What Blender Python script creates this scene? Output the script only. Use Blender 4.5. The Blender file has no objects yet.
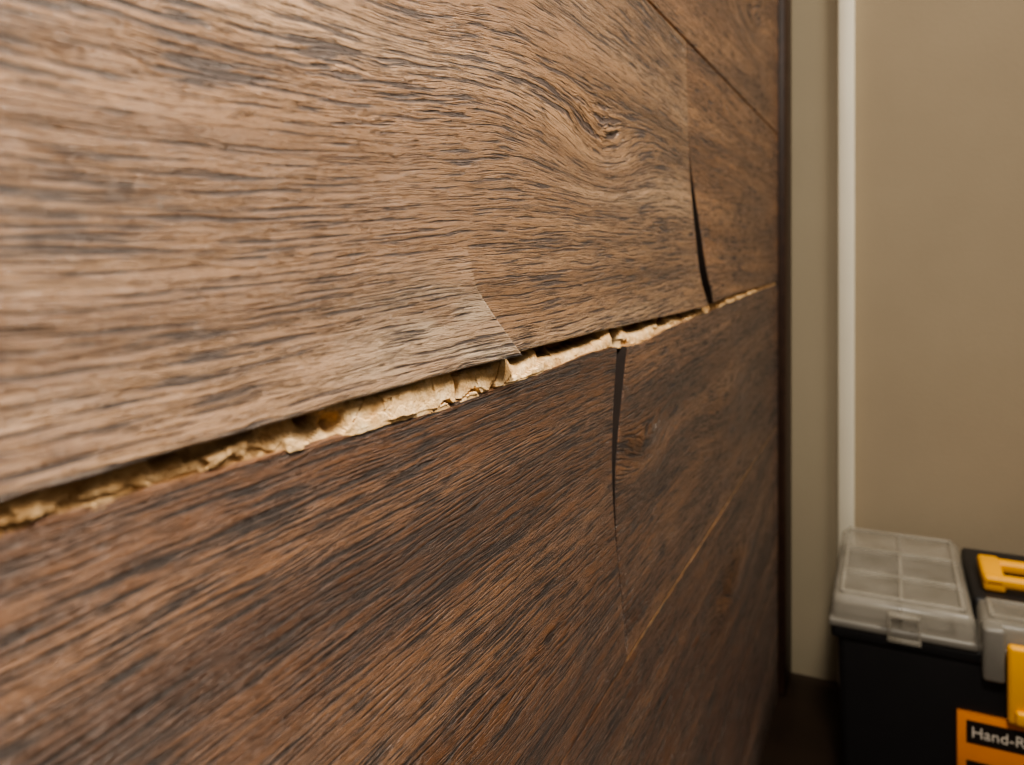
import bpy, math, random
import numpy as np
from mathutils import Vector, Matrix, noise

scene = bpy.context.scene
try:
    scene.view_settings.look = 'AgX - Medium High Contrast'
except Exception as e:
    print('look', e)
CAMH = 0.60
F = 800.0
# ------------------------------------------------------------------ helpers
def s2l(c):
    return tuple(((v/255)/12.92 if v/255 <= .04045 else (((v/255)+.055)/1.055)**2.4) for v in c) + (1.0,)

def new_mat(name):
    m = bpy.data.materials.new(name); m.use_nodes = True
    nt = m.node_tree; nt.nodes.clear()
    out = nt.nodes.new('ShaderNodeOutputMaterial')
    b = nt.nodes.new('ShaderNodeBsdfPrincipled')
    nt.links.new(b.outputs[0], out.inputs[0])
    return m, nt, b

def N(nt, t, **kw):
    n = nt.nodes.new(t)
    for k, v in kw.items():
        setattr(n, k, v)
    return n

def ramp(nt, stops, src=None):
    r = nt.nodes.new('ShaderNodeValToRGB')
    e = r.color_ramp.elements
    e[0].position, e[0].color = stops[0]
    e[1].position, e[1].color = stops[-1]
    for p, c in stops[1:-1]:
        x = e.new(p); x.color = c
    if src is not None: nt.links.new(src, r.inputs[0])
    return r

def bw(v): return (v, v, v, 1)

def mix(nt, a, b, fac, mode='MIX'):
    m = nt.nodes.new('ShaderNodeMix'); m.data_type = 'RGBA'; m.blend_type = mode
    for sock, val in ((m.inputs[0], fac), (m.inputs[6], a), (m.inputs[7], b)):
        if isinstance(val, bpy.types.NodeSocket): nt.links.new(val, sock)
        else: sock.default_value = val
    return m.outputs[2]

def math2(nt, op, a, b, c=None):
    n = N(nt, 'ShaderNodeMath', operation=op)
    for i, v in enumerate((a, b, c)):
        if v is None: continue
        if isinstance(v, bpy.types.NodeSocket): nt.links.new(v, n.inputs[i])
        else: n.inputs[i].default_value = v
    return n.outputs[0]

def scaled_noise(nt, vec, sc, detail=3, rough=.5, dist=0.0):
    mp = N(nt, 'ShaderNodeVectorMath', operation='MULTIPLY')
    nt.links.new(vec, mp.inputs[0]); mp.inputs[1].default_value = sc
    n = N(nt, 'ShaderNodeTexNoise'); n.inputs['Scale'].default_value = 1.0
    n.inputs['Detail'].default_value = detail; n.inputs['Roughness'].default_value = rough
    n.inputs['Distortion'].default_value = dist
    nt.links.new(mp.outputs[0], n.inputs['Vector'])
    return n.outputs[0]

# ------------------------------------------------------------------ wood
def wood_mat(name, dark, mid, light, pore, sheen_tint, rough=.42, bump=1.0, porelo=.56, porehi=.60, fq=1000.0, p2=.55, fy=30.0, spec=.8):
    m, nt, b = new_mat(name)
    at = N(nt, 'ShaderNodeAttribute', attribute_name='grain')
    v = at.outputs['Vector']
    tone = N(nt, 'ShaderNodeAttribute', attribute_name='wear').outputs['Fac']
    broad = scaled_noise(nt, v, (2.5, 40.0, 7.0), 3, .5)
    rings = scaled_noise(nt, v, (4.0, 190.0, 7.0), 3, .6)
    pore1 = scaled_noise(nt, v, (fy, fq, 13.0), 3, .6)
    pore2 = scaled_noise(nt, v, (fy*2.6, fq*2.4, 17.0), 2, .6)
    fine = scaled_noise(nt, v, (420.0, 5000.0, 5.0), 2, .6)
    patch = scaled_noise(nt, v, (7.0, 36.0, 3.0), 2, .5)
    c0 = ramp(nt, [(.30, dark), (.5, mid), (.70, light)], broad).outputs[0]
    rr = ramp(nt, [(.36, bw(1.12)), (.5, bw(.98)), (.64, bw(.80))], rings).outputs[0]
    c1 = mix(nt, c0, rr, 0.8, 'MULTIPLY')
    c1 = mix(nt, c1, ramp(nt, [(.3, bw(.70)), (.7, bw(1.24))], fine).outputs[0], 0.8, 'MULTIPLY')
    c1 = mix(nt, c1, sheen_tint, tone)  # pale sheen tint mixed into the wood colour
    mod = math2(nt, 'ADD', math2(nt, 'MULTIPLY_ADD', patch, .20, -.10), math2(nt, 'MULTIPLY_ADD', rings, .24, -.12))
    pf = ramp(nt, [(porelo, bw(0)), (porehi, bw(1))], math2(nt, 'ADD', pore1, mod)).outputs[0]
    pf2 = ramp(nt, [(.54, bw(0)), (.60, bw(1))], math2(nt, 'ADD', pore2, math2(nt, 'MULTIPLY', mod, .6))).outputs[0]
    c2 = mix(nt, c1, pore, math2(nt, 'MULTIPLY', pf, .9))
    c3 = mix(nt, c2, pore, math2(nt, 'MULTIPLY', pf2, p2))
    nt.links.new(c3, b.inputs['Base Color'])
    soft = ramp(nt, [(porelo-.06, bw(0)), (porehi+.03, bw(1))], math2(nt, 'ADD', pore1, mod)).outputs[0]
    h = math2(nt, 'MULTIPLY', soft, -1.3)
    h = math2(nt, 'MULTIPLY_ADD', pf2, -.45, h)
    h = math2(nt, 'MULTIPLY_ADD', rings, -.5, h)
    h = math2(nt, 'MULTIPLY_ADD', fine, .3, h)
    bp = N(nt, 'ShaderNodeBump'); bp.inputs['Strength'].default_value = bump
    bp.inputs['Distance'].default_value = .0013
    nt.links.new(h, bp.inputs['Height'])
    nt.links.new(bp.outputs[0], b.inputs['Normal'])
    nt.links.new(ramp(nt, [(0, bw(rough)), (1, bw(.7))], pf).outputs[0], b.inputs['Roughness'])
    b.inputs['Specular IOR Level'].default_value = spec
    return m

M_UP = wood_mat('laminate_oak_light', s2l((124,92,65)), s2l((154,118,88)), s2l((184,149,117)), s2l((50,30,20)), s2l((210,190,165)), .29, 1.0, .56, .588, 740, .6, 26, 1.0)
M_MID = wood_mat('laminate_oak_mid', s2l((108,74,49)), s2l((138,98,67)), s2l((166,123,87)), s2l((46,27,16)), s2l((190,160,130)), .36, 1.0, .555, .595, 850)
M_LOW = wood_mat('laminate_oak_dark', s2l((86,58,40)), s2l((116,81,57)), s2l((147,108,79)), s2l((32,18,11)), s2l((180,140,105)), .34, 1.0, .53, .575, 900, .65)

# MDF core
def mdf_mat():
    m, nt, b = new_mat('fibreboard_core')
    tc = N(nt, 'ShaderNodeTexCoord')
    o = tc.outputs['Object']
    tone = N(nt, 'ShaderNodeAttribute', attribute_name='wear').outputs['Fac']
    n1 = scaled_noise(nt, o, (160, 110, 200), 4, .6)
    n2 = scaled_noise(nt, o, (900, 1000, 1400), 3, .65)
    c0 = ramp(nt, [(.3, s2l((200,158,108))), (.5, s2l((222,186,138))), (.7, s2l((236,208,166)))], n1).outputs[0]
    c1 = mix(nt, c0, ramp(nt, [(.34, bw(.65)), (.52, bw(1.05))], n2).outputs[0], .5, 'MULTIPLY')
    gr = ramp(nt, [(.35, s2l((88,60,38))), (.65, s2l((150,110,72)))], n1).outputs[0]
    c2 = mix(nt, c1, gr, tone)  # dirt and recess shade mixed into the core colour
    nt.links.new(c2, b.inputs['Base Color'])
    b.inputs['Roughness'].default_value = .95
    b.inputs['Specular IOR Level'].default_value = .1
    bp = N(nt, 'ShaderNodeBump'); bp.inputs['Distance'].default_value = .0004
    nt.links.new(n2, bp.inputs['Height']); nt.links.new(bp.outputs[0], b.inputs['Normal'])
    return m
M_MDF = mdf_mat()

def simple(name, col, rough=.5, nscale=40, amt=.12, bump=0.0, spec=.5, bscale=None):
    m, nt, b = new_mat(name)
    tc = N(nt, 'ShaderNodeTexCoord')
    n = scaled_noise(nt, tc.outputs['Object'], (nscale,)*3, 3, .55)
    r = ramp(nt, [(.3, bw(1-amt)), (.7, bw(1+amt*.3))], n).outputs[0]
    c = mix(nt, col, r, 1.0, 'MULTIPLY')
    nt.links.new(c, b.inputs['Base Color'])
    b.inputs['Roughness'].default_value = rough
    b.inputs['Specular IOR Level'].default_value = spec
    if bump:
        nb = scaled_noise(nt, tc.outputs['Object'], (bscale or nscale*8,)*3, 3, .55)
        bp = N(nt, 'ShaderNodeBump'); bp.inputs['Distance'].default_value = bump
        nt.links.new(nb, bp.inputs['Height']); nt.links.new(bp.outputs[0], b.inputs['Normal'])
    return m

M_DARKEND = simple('plank_end_shadow_brown', s2l((34,22,15)), .9, 200, .3)
M_SUB = simple('wall_substrate', s2l((40,28,20)), .95, 30, .3)
M_WALL = simple('beige_wall_paint', s2l((164,149,126)), .85, 6, .06, .0003, .2, 260)
M_STRIP = simple('greige_panel_paint', s2l((158,146,124)), .75, 6, .05, .0003, .25, 260)
M_TRIM = simple('ivory_trim_paint', s2l((240,232,210)), .45, 10, .04)
M_ENDTRIM = simple('dark_walnut_trim', s2l((56,36,25)), .5, 60, .35)
M_FLOOR = simple('dark_floor_boards', s2l((52,38,28)), .5, 14, .4)
M_BLACK = simple('toolbox_black_plastic', s2l((26,26,28)), .42, 60, .12, .0002, .5, 900)
M_YEL = simple('toolbox_yellow_plastic', s2l((242,172,15)), .4, 60, .05)
M_GREY = simple('toolbox_grey_plastic', s2l((118,114,106)), .4, 60, .06)
M_TRAY = simple('organiser_tray_grey', s2l((100,94,82)), .5, 60, .06)
M_ORANGE = simple('label_orange', s2l((236,140,30)), .45, 60, .04)
M_LBLK = simple('label_black', s2l((30,22,18)), .45, 60, .04)
M_LWHT = simple('label_white', s2l((230,220,205)), .45, 60, .04)

m, nt, b = new_mat('frosted_clear_plastic')
b.inputs['Roughness'].default_value = .25
b.inputs['Alpha'].default_value = .42
tcn = N(nt, 'ShaderNodeTexCoord')
nn = scaled_noise(nt, tcn.outputs['Object'], (30,)*3, 2)
nt.links.new(ramp(nt, [(.3, s2l((156,149,135))), (.7, s2l((180,173,160)))], nn).outputs[0], b.inputs['Base Color'])
M_CLEAR = m

# ------------------------------------------------------------------ mesh helpers
def obj_from(name, verts, faces, mats, parent=None, fmat=None, smooth=None):
    me = bpy.data.meshes.new(name)
    me.from_pydata(verts, [], faces)
    for mt in mats: me.materials.append(mt)
    if fmat is not None: me.polygons.foreach_set('material_index', fmat)
    if smooth is not None: me.polygons.foreach_set('use_smooth', smooth)
    me.update()
    o = bpy.data.objects.new(name, me); scene.collection.objects.link(o)
    if parent: o.parent = parent
    return o

def box(name, x0, x1, y0, y1, z0, z1, mat, parent=None, bev=0.0, seg=3, taper=0.0):
    import bmesh
    bm = bmesh.new()
    t = taper
    vs = [bm.verts.new(p) for p in [(x0+t,y0+t,z0),(x1-t,y0+t,z0),(x1-t,y1-t,z0),(x0+t,y1-t,z0),
                                    (x0,y0,z1),(x1,y0,z1),(x1,y1,z1),(x0,y1,z1)]]
    for f in [(3,2,1,0),(4,5,6,7),(0,1,5,4),(1,2,6,5),(2,3,7,6),(3,0,4,7)]:
        bm.faces.new([vs[i] for i in f])
    if bev:
        bmesh.ops.bevel(bm, geom=bm.edges[:], offset=bev, segments=seg, profile=.5, affect='EDGES')
    me = bpy.data.meshes.new(name); bm.to_mesh(me); bm.free()
    me.materials.append(mat)
    if bev: me.polygons.foreach_set('use_smooth', [True]*len(me.polygons))
    o = bpy.data.objects.new(name, me); scene.collection.objects.link(o)
    if parent: o.parent = parent
    return o

def empty(name, loc=(0,0,0)):
    e = bpy.data.objects.new(name, None); e.empty_display_size = .05
    scene.collection.objects.link(e); e.location = loc
    return e

# numpy value noise
rs = np.random.RandomState(5)
LAT = rs.rand(256, 256)*2-1
def vn(x, y):
    x, y = np.broadcast_arrays(np.asarray(x, float), np.asarray(y, float))
    xi = np.floor(x).astype(int); yi = np.floor(y).astype(int)
    fx = x-xi; fy = y-yi
    fx = fx*fx*(3-2*fx); fy = fy*fy*(3-2*fy)
    a = LAT[xi % 256, yi % 256]; b_ = LAT[(xi+1) % 256, yi % 256]
    c = LAT[xi % 256, (yi+1) % 256]; d = LAT[(xi+1) % 256, (yi+1) % 256]
    return (a*(1-fx)+b_*fx)*(1-fy)+(c*(1-fx)+d*fx)*fy

cladding = empty('laminate_plank_cladding')

def axis(a0, n, edge):
    base = np.linspace(0, 1, n+1)
    ex = np.array([edge*.25, edge*.5, edge*.75, edge, edge*1.6])
    return np.unique(np.concatenate([base, ex, 1-ex]))

TH = .009
def plank(name, Y0, Y1, hb, ht, xf, seed, mat, ny, nh, knots=(), warp=1.0, bev_l=None, bev_r=None, wear=None, gap_dark=True):
    u = axis(0, ny, .0012/ max(.05, float(Y1(0))-float(Y0(0))))
    v = axis(0, nh, .0012/.19)
    U, V = np.meshgrid(u, v, indexing='ij')
    hm = float(hb(np.array(.3))); hM = float(ht(np.array(.3)))
    Hn = hm+(hM-hm)*V
    Yv = Y0(Hn)+(Y1(Hn)-Y0(Hn))*U
    H = hb(Yv)+(ht(Yv)-hb(Yv))*V
    X = xf(Yv, H)
    dl = Yv-Y0(Hn); dr = Y1(Hn)-Yv
    if bev_l: dl = dl+bev_l(H)
    if bev_r: dr = dr+bev_r(H)
    du = np.minimum(dl, dr); dv = np.minimum(H-hb(Yv), ht(Yv)-H)
    d = np.clip(np.minimum(du, dv)/.0012, 0, 1)
    X = X-.0006*(1-d)**2
    G = H+warp*(.008*vn(Yv*2.6+seed*7.1, H*7+seed*3.3)+.0018*vn(Yv*9+seed, H*30+seed*2)+.0006*vn(Yv*40+seed, H*150)+.00028*vn(Yv*110+seed, H*400))
    for (ky, kh, sy, sh, A) in knots:
        G = G+A*np.exp(-((Yv-ky)/sy)**2-((H-kh)/sh)**2)
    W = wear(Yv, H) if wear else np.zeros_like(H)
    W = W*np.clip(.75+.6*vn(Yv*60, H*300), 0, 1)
    nu, nv = U.shape
    Z = H+CAMH
    P = np.stack([X, Yv, Z], -1).reshape(-1, 3)
    GR = np.stack([Yv, G, np.full_like(G, seed)], -1).reshape(-1, 3)
    WF = W.reshape(-1)
    idx = np.arange(nu*nv).reshape(nu, nv)
    f = np.stack([idx[:-1,:-1], idx[1:,:-1], idx[1:,1:], idx[:-1,1:]], -1).reshape(-1, 4)
    faces = f.tolist(); fm = [0]*len(faces); sm = [True]*len(faces)
    verts = P.tolist(); gr = GR.tolist(); wf = WF.tolist()
    def skirt(ids, m_i, flip):
        n0 = len(verts)
        for i in ids:
            x, y, z = P[i]
            verts.append([x, y, z]); gr.append(gr[i]); wf.append(.75)
        n1 = len(verts)
        for i in ids:
            x, y, z = P[i]
            verts.append([x-TH+.0004, y, z]); gr.append(gr[i]); wf.append(1.0)
        for k in range(len(ids)-1):
            q = [n0+k, n0+k+1, n1+k+1, n1+k]
            faces.append(q[::-1] if flip else q); fm.append(m_i); sm.append(False)
    skirt(list(idx[:,0]), 2 if gap_dark == 'bottom' else 1, True); skirt(list(idx[:,-1]), 1, False)
    skirt(list(idx[0,:]), 2, False); skirt(list(idx[-1,:]), 2, True)
    o = obj_from(name, verts, faces, [mat, M_MDF, M_DARKEND], cladding, fm, sm)
    a = o.data.attributes.new('grain', 'FLOAT_VECTOR', 'POINT')
    a.data.foreach_set('vector', np.array(gr, dtype=np.float32).ravel())
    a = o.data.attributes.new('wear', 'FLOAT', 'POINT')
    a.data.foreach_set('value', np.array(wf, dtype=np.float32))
    return o

def const(c): return lambda t: np.asarray(t)*0+c
def interp(xs, ys): return lambda t: np.interp(t, xs, ys)
def sinterp(xs, ys):
    xs = np.array(xs, float); ys = np.array(ys, float)
    m_ = np.gradient(ys, xs)
    def f(t):
        t = np.clip(t, xs[0], xs[-1]); i = np.clip(np.searchsorted(xs, t)-1, 0, len(xs)-2)
        h = xs[i+1]-xs[i]; s = (t-xs[i])/h
        return ((2*s**3-3*s**2+1)*ys[i]+(s**3-2*s**2+s)*h*m_[i]+(-2*s**3+3*s**2)*ys[i+1]+(s**3-s**2)*h*m_[i+1])
    return f

YL, YR = -.7, 1.125
UPB = sinterp([-.7, .0, .2, .285, .45, .64, .69, 1.125], [-.0428,-.0428,-.0414,-.0412,-.0430,-.0450,-.0440,-.0430])
LWT = sinterp([-.7, .0, .10, .15, .2, .25, .30, .42, .44, .55, .66, .8, 1.0, 1.125], [-.0474,-.0474,-.0482,-.0496,-.0514,-.0528,-.0526,-.0530,-.0545,-.0525,-.0508,-.0485,-.0462,-.0448])
UP_BOT = lambda t: UPB(t)+.00025*vn(np.asarray(t)*90, 3.3)
LOW_TOP = lambda t: LWT(t)+.0004*vn(np.asarray(t)*35, 7.7)+.0003*vn(np.asarray(t)*170, 1.7)
TOPJ = .155; LOWJ = -.2345; J4 = -.4265

# upper row ------------------------------------------------------------
diag = interp([-.05, -.042, -.0125, .0, .16], [.290, .284, .253, .250, .250])
def xcommon(Y, H): return .0005*vn(Y*9, H*20)
def lipup(Y, H):
    return .0022*np.clip((-.018-H)/.026, 0, 1)**1.5
def xA(Y, H):
    yd = diag(H)
    w = np.clip((.003-H)/.045, 0, 1)**1.1
    return .0058*w*np.exp(-np.maximum(yd-Y, 0)/.030)+xcommon(Y, H)+lipup(Y, H)
def xB(Y, H):
    w = np.clip((.06-H)/.10, 0, 1)**2
    return .003*w*np.exp(-np.maximum(.65-Y, 0)/.05)+xcommon(Y, H)+lipup(Y, H)*.5
def sheenA(Y, H):  # sheen painted as paler colour along and beside the lifted lip
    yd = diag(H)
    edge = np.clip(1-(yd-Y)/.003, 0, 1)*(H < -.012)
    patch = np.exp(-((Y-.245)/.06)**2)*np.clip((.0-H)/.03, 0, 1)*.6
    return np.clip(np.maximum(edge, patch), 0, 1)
joined = lambda H: np.where(H > -.012, 1.0, 0.0)
B_END = sinterp([-.05, -.043, -.02, .02, .05, .072, .16], [.652,.650,.634,.618,.607,.600,.590])
C_STA = sinterp([-.05, -.043, -.02, .02, .05, .072, .16], [.676,.671,.650,.628,.612,.6012,.5908])
def xC(Y, H):
    w = np.clip((.075-H)/.11, 0, 1)**1.2
    return .0045*w*np.exp(-np.maximum(Y-.66, 0)/.09)
kn = [(.40, .048, .075, .022, .019), (.20, .085, .06, .022, .010), (.10, .03, .16, .045, .020)]
plank('plank_upper_a', const(YL), diag, UP_BOT, const(TOPJ-.0003), xA, 1.0, M_UP, 420, 80, kn, bev_r=joined, wear=sheenA, gap_dark='bottom')
plank('plank_upper_b', diag, B_END, UP_BOT, const(TOPJ-.0003), xB, 1.0, M_UP, 200, 80, kn, bev_l=joined, gap_dark='bottom')
plank('plank_upper_c', C_STA, const(YR), UP_BOT, const(TOPJ-.0003), xC, 2.0, M_MID, 110, 50)
# lower row ------------------------------------------------------------
JL = sinterp([-.24, -.2, -.16, -.12, -.083, -.06, -.045], [.444,.434,.422,.416,.421,.426,.430])
WL = interp([-.24, -.15, -.12, -.083, -.05], [.0012,.0018,.0045,.010,.014])
def xD(Y, H):
    w = np.clip((H+.15)/.10, 0, 1)
    return .0012*w*np.exp(-np.maximum(.42-Y, 0)/.08)+.0005*vn(Y*7+3, H*14)
def xE(Y, H):
    w = np.clip((H+.17)/.12, 0, 1)
    return .003*w*np.exp(-np.maximum(Y-.43, 0)/.10)
plank('plank_lower_a', const(YL), lambda h: JL(h)-WL(h)/2, const(LOWJ), LOW_TOP, xD, 3.0, M_LOW, 480, 80,
      [(.30, -.19, .2, .03, .012)])
plank('plank_lower_b', lambda h: JL(h)+WL(h)/2, const(YR), const(LOWJ+.0004), LOW_TOP, xE, 4.0, M_LOW, 220, 60,
      [(.475, -.125, .06, .018, .020), (.75, -.15, .1, .03, .02)])
# other rows ----------------------------------------------------------
xz = lambda Y, H: 0*Y
def rowtop(a): return lambda Y: a-.0006*np.clip((np.asarray(Y)-.40)/.1, 0, 1)*np.clip((1.0-np.asarray(Y))/.3, 0, 1)-.0006
plank('plank_base_a', const(YL), const(YR), const(J4), rowtop(LOWJ), xz, 5.0, M_LOW, 200, 40, [(.8, -.33, .1, .03, .03)])
plank('plank_base_b', const(YL), const(YR), const(-.598), const(J4-.0008), xz, 6.0, M_LOW, 120, 20)
plank('plank_top_a', const(YL), const(YR), const(TOPJ+.0012), const(.35), xz, 7.0, M_MID, 200, 40, [(.9, .25, .1, .03, .03)])
h = .3515; k = 0
while h < 1.8:
    h1 = min(h+.195, 1.8)
    js = YL+.3+((k*.47) % 1.0)
    plank('plank_high_%d_l' % k, const(YL), const(js), const(h), const(h1-.001), xz, 8.0+k, M_MID, 60, 20)
    plank('plank_high_%d_r' % k, const(js+.0008), const(YR), const(h), const(h1-.001), xz, 28.0+k, M_MID, 60, 20)
    h = h1+.0008; k += 1

# exposed fibreboard core ---------------------------------------------
def core_strip(name, top, bot, ya, yb, step, nv, prof, cav, dirt, ragged=1.0, brk0=.42):
    ys = np.arange(ya, yb, step); verts = []; wf = []
    vs = np.linspace(0, 1, nv)
    for y in ys:
        t_ = float(top(y)); b_ = float(bot(y))
        xs_in, xs_out, rg = prof(y)
        slab = rg < .6
        st = noise.cell(Vector((y*95+1.2*noise.noise(Vector((y*60, 0, 0))), .5, .2)))-.5
        bk = .24 if slab else brk0
        brk = bk+(.20*noise.noise(Vector((y*38, 2.2, .3)))+.26*st)*(.35 if slab else 1)
        for v in vs:
            hgt = t_+.0025+(b_-.0010-t_-.0025)*v
            n = noise.fractal(Vector((y*420, v*4.2, 3.1)), .7, 2.2, 4)
            n2 = noise.noise(Vector((y*110, v*1.1, 9.1)))
            s = 1/(1+math.exp(-(v-brk)*30))
            x = xs_in+(xs_out-xs_in)*(s*.82+.18*v)
            x += ragged*((.00020 if slab else .00040)*n+(.0004 if slab else .0009)*n2*(.3+s))
            wx = .35*noise.noise(Vector((y*160, v*2, 6.0)))
            ch = noise.cell(Vector((y*70+wx, v*1.3+wx, 2.0)))-.5
            x += ragged*ch*(.0004 if slab else .0010)
            cr = noise.noise(Vector((y*48+.6*v, v*.7, 4.4)))
            if abs(cr) < .018 and slab: x -= .003
            for (cy, cv, sy, sv, dp) in cav:
                x -= dp*math.exp(-((y-cy)/sy)**2-((v-cv)/sv)**2)
            lim = .0016 if v < .9 else .0002
            x = min(x, lim); x = max(x, -TH)
            hh = hgt+ragged*.00030*noise.noise(Vector((y*260, v*4, 5)))
            verts.append((x, y, hh+CAMH))
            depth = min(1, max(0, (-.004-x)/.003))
            wf.append(min(1, max(0, dirt(y)+depth*.9-.15*n)))  # deeper parts get shade painted into the colour
    nu = len(ys); faces = []
    for i in range(nu-1):
        for j in range(nv-1):
            a = i*nv+j
            faces.append((a, a+1, a+nv+1, a+nv))
    o = obj_from(name, verts, faces, [M_MDF], cladding, None, [False]*len(faces))
    a = o.data.attributes.new('wear', 'FLOAT', 'POINT')
    a.data.foreach_set('value', np.array(wf, dtype=np.float32))
    return o
P_out = interp([-.7, .10, .165, .185, .21, .29, .33, .42, .5, .64, 1.1], [.0000,.0000,.0000,.0004,.0010,.0008,.0002,.0004,.0,.0002,-.001])
P_in = interp([-.7, .16, .19, .28, .31, 1.1], [-.0035,-.0035,-.006,-.006,-.009,-.009])
P_rg = interp([-.7, .17, .19, .285, .30, 1.1], [.8,.8,.5,.5,1.0,1.0])
cav = [(.168, .35, .005, .3, .006), (.176, .7, .003, .2, .005), (.243, .4, .0012, .6, .006), (.268, .15, .008, .12, .005),
       (.300, .3, .010, .22, .006), (.355, .36, .022, .24, .010), (.385, .3, .02, .2, .008),
       (.47, .30, .025, .22, .008), (.60, .30, .03, .25, .006), (.424, .5, .005, .9, .010), (.53, .5, .01, .2, .006)]
dirt_shade_f = interp([-.7, .0, .14, .165, .185, .29, .32, .42, .46, 1.1], [.55,.55,.45,.30,.0,.0,.15,.15,.15,.30])  # left end darkened: dirt together with painted shadow
core_strip('torn_core_main', UP_BOT, LOW_TOP, -.3, 1.12, .0004, 28, lambda y: (float(P_in(y)), float(P_out(y)), float(P_rg(y))), cav, lambda y: float(dirt_shade_f(y)))
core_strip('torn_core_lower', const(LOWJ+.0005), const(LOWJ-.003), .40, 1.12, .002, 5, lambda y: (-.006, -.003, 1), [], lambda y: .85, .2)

# ------------------------------------------------------------------ room
box('wall_left', -.15, -.0096, -.7, 1.2, 0, 2.4, M_SUB)
box('wall_back', -.15, 2.6, 1.2, 1.3, 0, 2.4, M_WALL)
box('floor', -.15, 2.6, -.7, 1.3, -.05, 0, M_FLOOR)
box('trim_1', -.0094, .009, 1.1275, 1.1995, 0.0005, 2.4, M_ENDTRIM, None, .002, 2)
box('trim_2', .0095, .0705, 1.196, 1.1995, 0.0005, 2.4, M_STRIP)
box('trim_3', .071, .092, 1.186, 1.1995, 0.0005, 2.4, M_TRIM, None, .002, 2)

# ------------------------------------------------------------------ toolbox
tb = empty('toolbox')
X0, X1 = .079, .491; YA, YB = .918, 1.150
XC = (X0+X1)/2
ZT = CAMH-.367    # lid top
ZL = ZT-.032      # bottom of clear lid
box('body', X0+.006, X1-.006, YA+.006, YB-.004, .001, ZL-.004, M_BLACK, tb, .008, 3, .004)
box('body_rim', X0, X1, YA, YB, ZL-.014, ZL, M_BLACK, tb, .004, 3)
box('centre_spine', XC-.069, XC+.069, YA+.066, YB-.003, ZL-.002, ZT-.004, M_BLACK, tb, .005, 3)
def organiser(tag, x0, x1, y0, y1, nx, ny):
    box('tray_'+tag, x0+.003, x1-.003, y0+.003, y1-.003, ZL-.001, ZL+.004, M_TRAY, tb, .001, 1)
    for i in range(1, nx):
        xx = x0+(x1-x0)*i/nx
        box('divider_%s_x%d' % (tag, i), xx-.001, xx+.001, y0+.005, y1-.005, ZL+.003, ZT-.004, M_TRAY, tb)
    for j in range(1, ny):
        yy = y0+(y1-y0)*j/ny
        box('divider_%s_y%d' % (tag, j), x0+.005, x1-.005, yy-.001, yy+.001, ZL+.003, ZT-.004, M_TRAY, tb)
    box('lid_'+tag, x0, x1, y0, y1, ZL+.0005, ZT, M_CLEAR, tb, .009, 4)
    r = .0035
    for nm, a in (('rim_f', (x0+.008, x1-.008, y0+.008, y0+.013)), ('rim_b', (x0+.008, x1-.008, y1-.013, y1-.008)),
                  ('rim_l', (x0+.008, x0+.013, y0+.008, y1-.008)), ('rim_r', (x1-.013, x1-.008, y0+.008, y1-.008))):
        box(nm+'_'+tag, *a, ZT-.002, ZT+r, M_CLEAR, tb, .0015, 2)
    for i in range(1, nx):
        xx = x0+(x1-x0)*i/nx
        box('rib_%s_x%d' % (tag, i), xx-.0025, xx+.0025, y0+.012, y1-.012, ZT-.002, ZT+.002, M_CLEAR, tb, .0012, 2)
    for j in range(1, ny):
        yy = y0+(y1-y0)*j/ny
        box('rib_%s_y%d' % (tag, j), x0+.012, x1-.012, yy-.0025, yy+.0025, ZT-.002, ZT+.002, M_CLEAR, tb, .0012, 2)
    box('flange_'+tag, x0-.002, x1+.002, y0-.003, y1, ZL-.001, ZL+.007, M_GREY, tb, .002, 2)
organiser('left', X0, XC-.071, YA, YB, 2, 3)
organiser('right', XC+.071, X1, YA, YB, 2, 3)
organiser('front', XC-.067, XC+.067, YA, YA+.062, 2, 1)
for tag, cx in (('l', X0+.070), ('r', X1-.070)):
    for s in (-1, 1):
        box('clasp_%s_side%d' % (tag, s), cx+s*.014-.002, cx+s*.014+.002, YA-.007, YA+.002, ZL-.002, ZT-.008, M_CLEAR, tb, .001, 2)
    box('clasp_%s_bottom' % tag, cx-.016, cx+.016, YA-.007, YA-.001, ZL-.005, ZL, M_CLEAR, tb, .001, 2)
    box('clasp_%s_top' % tag, cx-.016, cx+.016, YA-.007, YA+.002, ZT-.012, ZT-.008, M_CLEAR, tb, .001, 2)
hx = .057
box('handle_front', XC-hx, XC+hx, YA+.088, YA+.102, ZT+.001, ZT+.013, M_YEL, tb, .004, 3)
box('handle_back', XC-hx, XC+hx, YA+.150, YA+.166, ZT-.004, ZT+.009, M_YEL, tb, .004, 3)
for s in (-1, 1):
    box('handle_side_%d' % s, XC+s*(hx-.011)-.011, XC+s*(hx-.011)+.011, YA+.088, YA+.166, ZT-.004, ZT+.011, M_YEL, tb, .004, 3)
for s in (-1, 1):
    box('latch_bracket_%d' % s, XC+s*.057-.010, XC+s*.057+.010, YA-.012, YA+.01, ZL-.024, ZT-.003, M_GREY, tb, .004, 3)
box('latch_plate', XC-.046, XC+.046, YA-.014, YA-.004, ZL-.060, ZT-.016, M_YEL, tb, .004, 3)
box('latch_grip', XC-.040, XC+.040, YA-.019, YA-.012, ZL-.058, ZL-.044, M_YEL, tb, .003, 3)
lx0, lx1 = XC-.088, XC+.088
box('label_panel', lx0, lx1, YA+.0005, YA+.011, CAMH-.550, CAMH-.464, M_ORANGE, tb, .001, 1)
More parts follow.
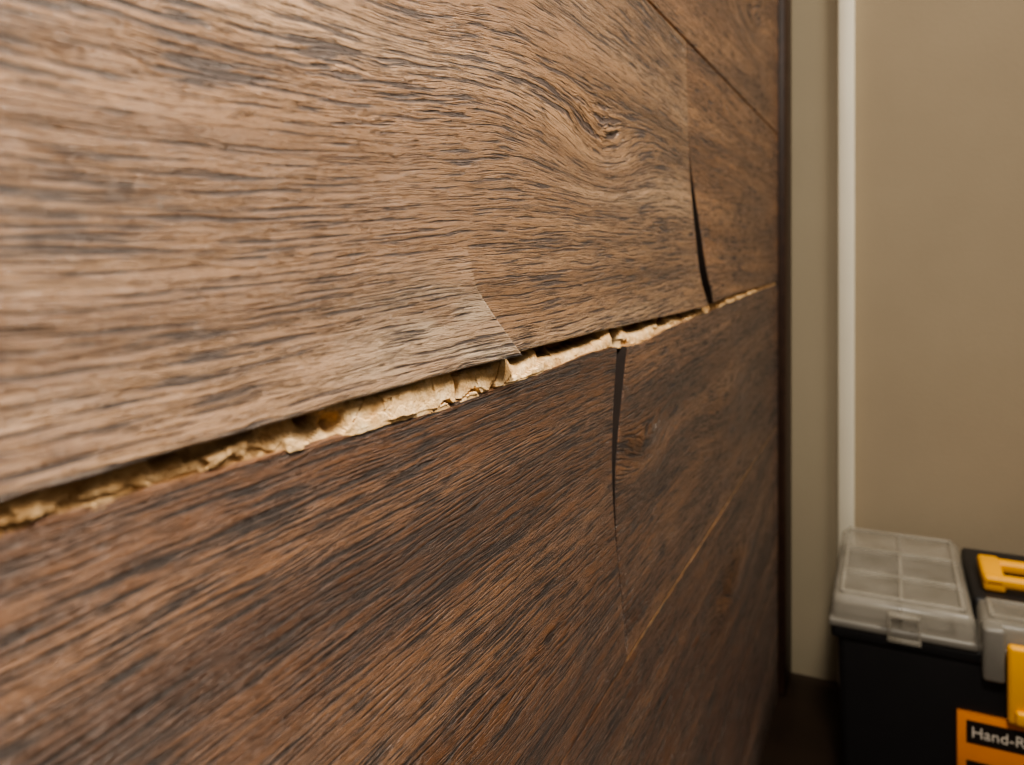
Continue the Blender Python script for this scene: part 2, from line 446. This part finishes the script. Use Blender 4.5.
box('label_band', lx0+.008, lx1-.008, YA-.0005, YA+.003, CAMH-.492, CAMH-.470, M_LBLK, tb)
box('label_picture', lx0+.008, lx0+.080, YA-.0005, YA+.003, CAMH-.542, CAMH-.510, M_LBLK, tb)
box('label_block', lx1-.080, lx1-.010, YA-.0005, YA+.003, CAMH-.542, CAMH-.510, M_LWHT, tb)
cu = bpy.data.curves.new('label_text', 'FONT'); cu.body = 'Hand-Rated Toolbox'; cu.size = .015; cu.extrude = .0003
cu.align_x = 'LEFT'; cu.align_y = 'CENTER'
to = bpy.data.objects.new('label_text', cu); scene.collection.objects.link(to)
to.location = (lx0+.012, YA-.0009, CAMH-.481); to.rotation_euler = (math.pi/2, 0, 0); to.parent = tb
cu.materials.append(M_LWHT)

# ------------------------------------------------------------------ lights
def area(name, loc, tgt, size, power, col):
    l = bpy.data.lights.new(name, 'AREA'); l.energy = power; l.size = size; l.color = col
    o = bpy.data.objects.new(name, l); scene.collection.objects.link(o); o.location = loc
    o.rotation_euler = (Vector(tgt)-Vector(loc)).to_track_quat('-Z', 'Y').to_euler()
    return o
area('plank_rake_light', (.20, .04, 1.08), (0, .14, .76), .14, 9.5, (1, .93, .82))  # added unseen lamp, close in, raking and brightening the upper planks
area('sheen_fill_light', (.80, .80, 1.95), (.0, .35, .65), .35, 27, (1, .92, .80))  # added unseen lamp for plank sheen and a brighter back wall
w = bpy.data.worlds.new('World'); scene.world = w; w.use_nodes = True
bg = w.node_tree.nodes['Background']; bg.inputs[0].default_value = (1, .86, .70, 1); bg.inputs[1].default_value = .23

# ------------------------------------------------------------------ camera
cd = bpy.data.cameras.new('camera'); cam = bpy.data.objects.new('camera', cd); scene.collection.objects.link(cam)
cam.location = (.136, 0, CAMH)
th = math.atan((890-512)/F)
cam.rotation_euler = (math.pi/2, 0, th)
cd.sensor_width = 36; cd.lens = F/1024*36
cd.shift_y = -132.5/1024
cd.clip_start = .005
cd.dof.use_dof = True; cd.dof.focus_distance = .31; cd.dof.aperture_fstop = 12
scene.camera = cam
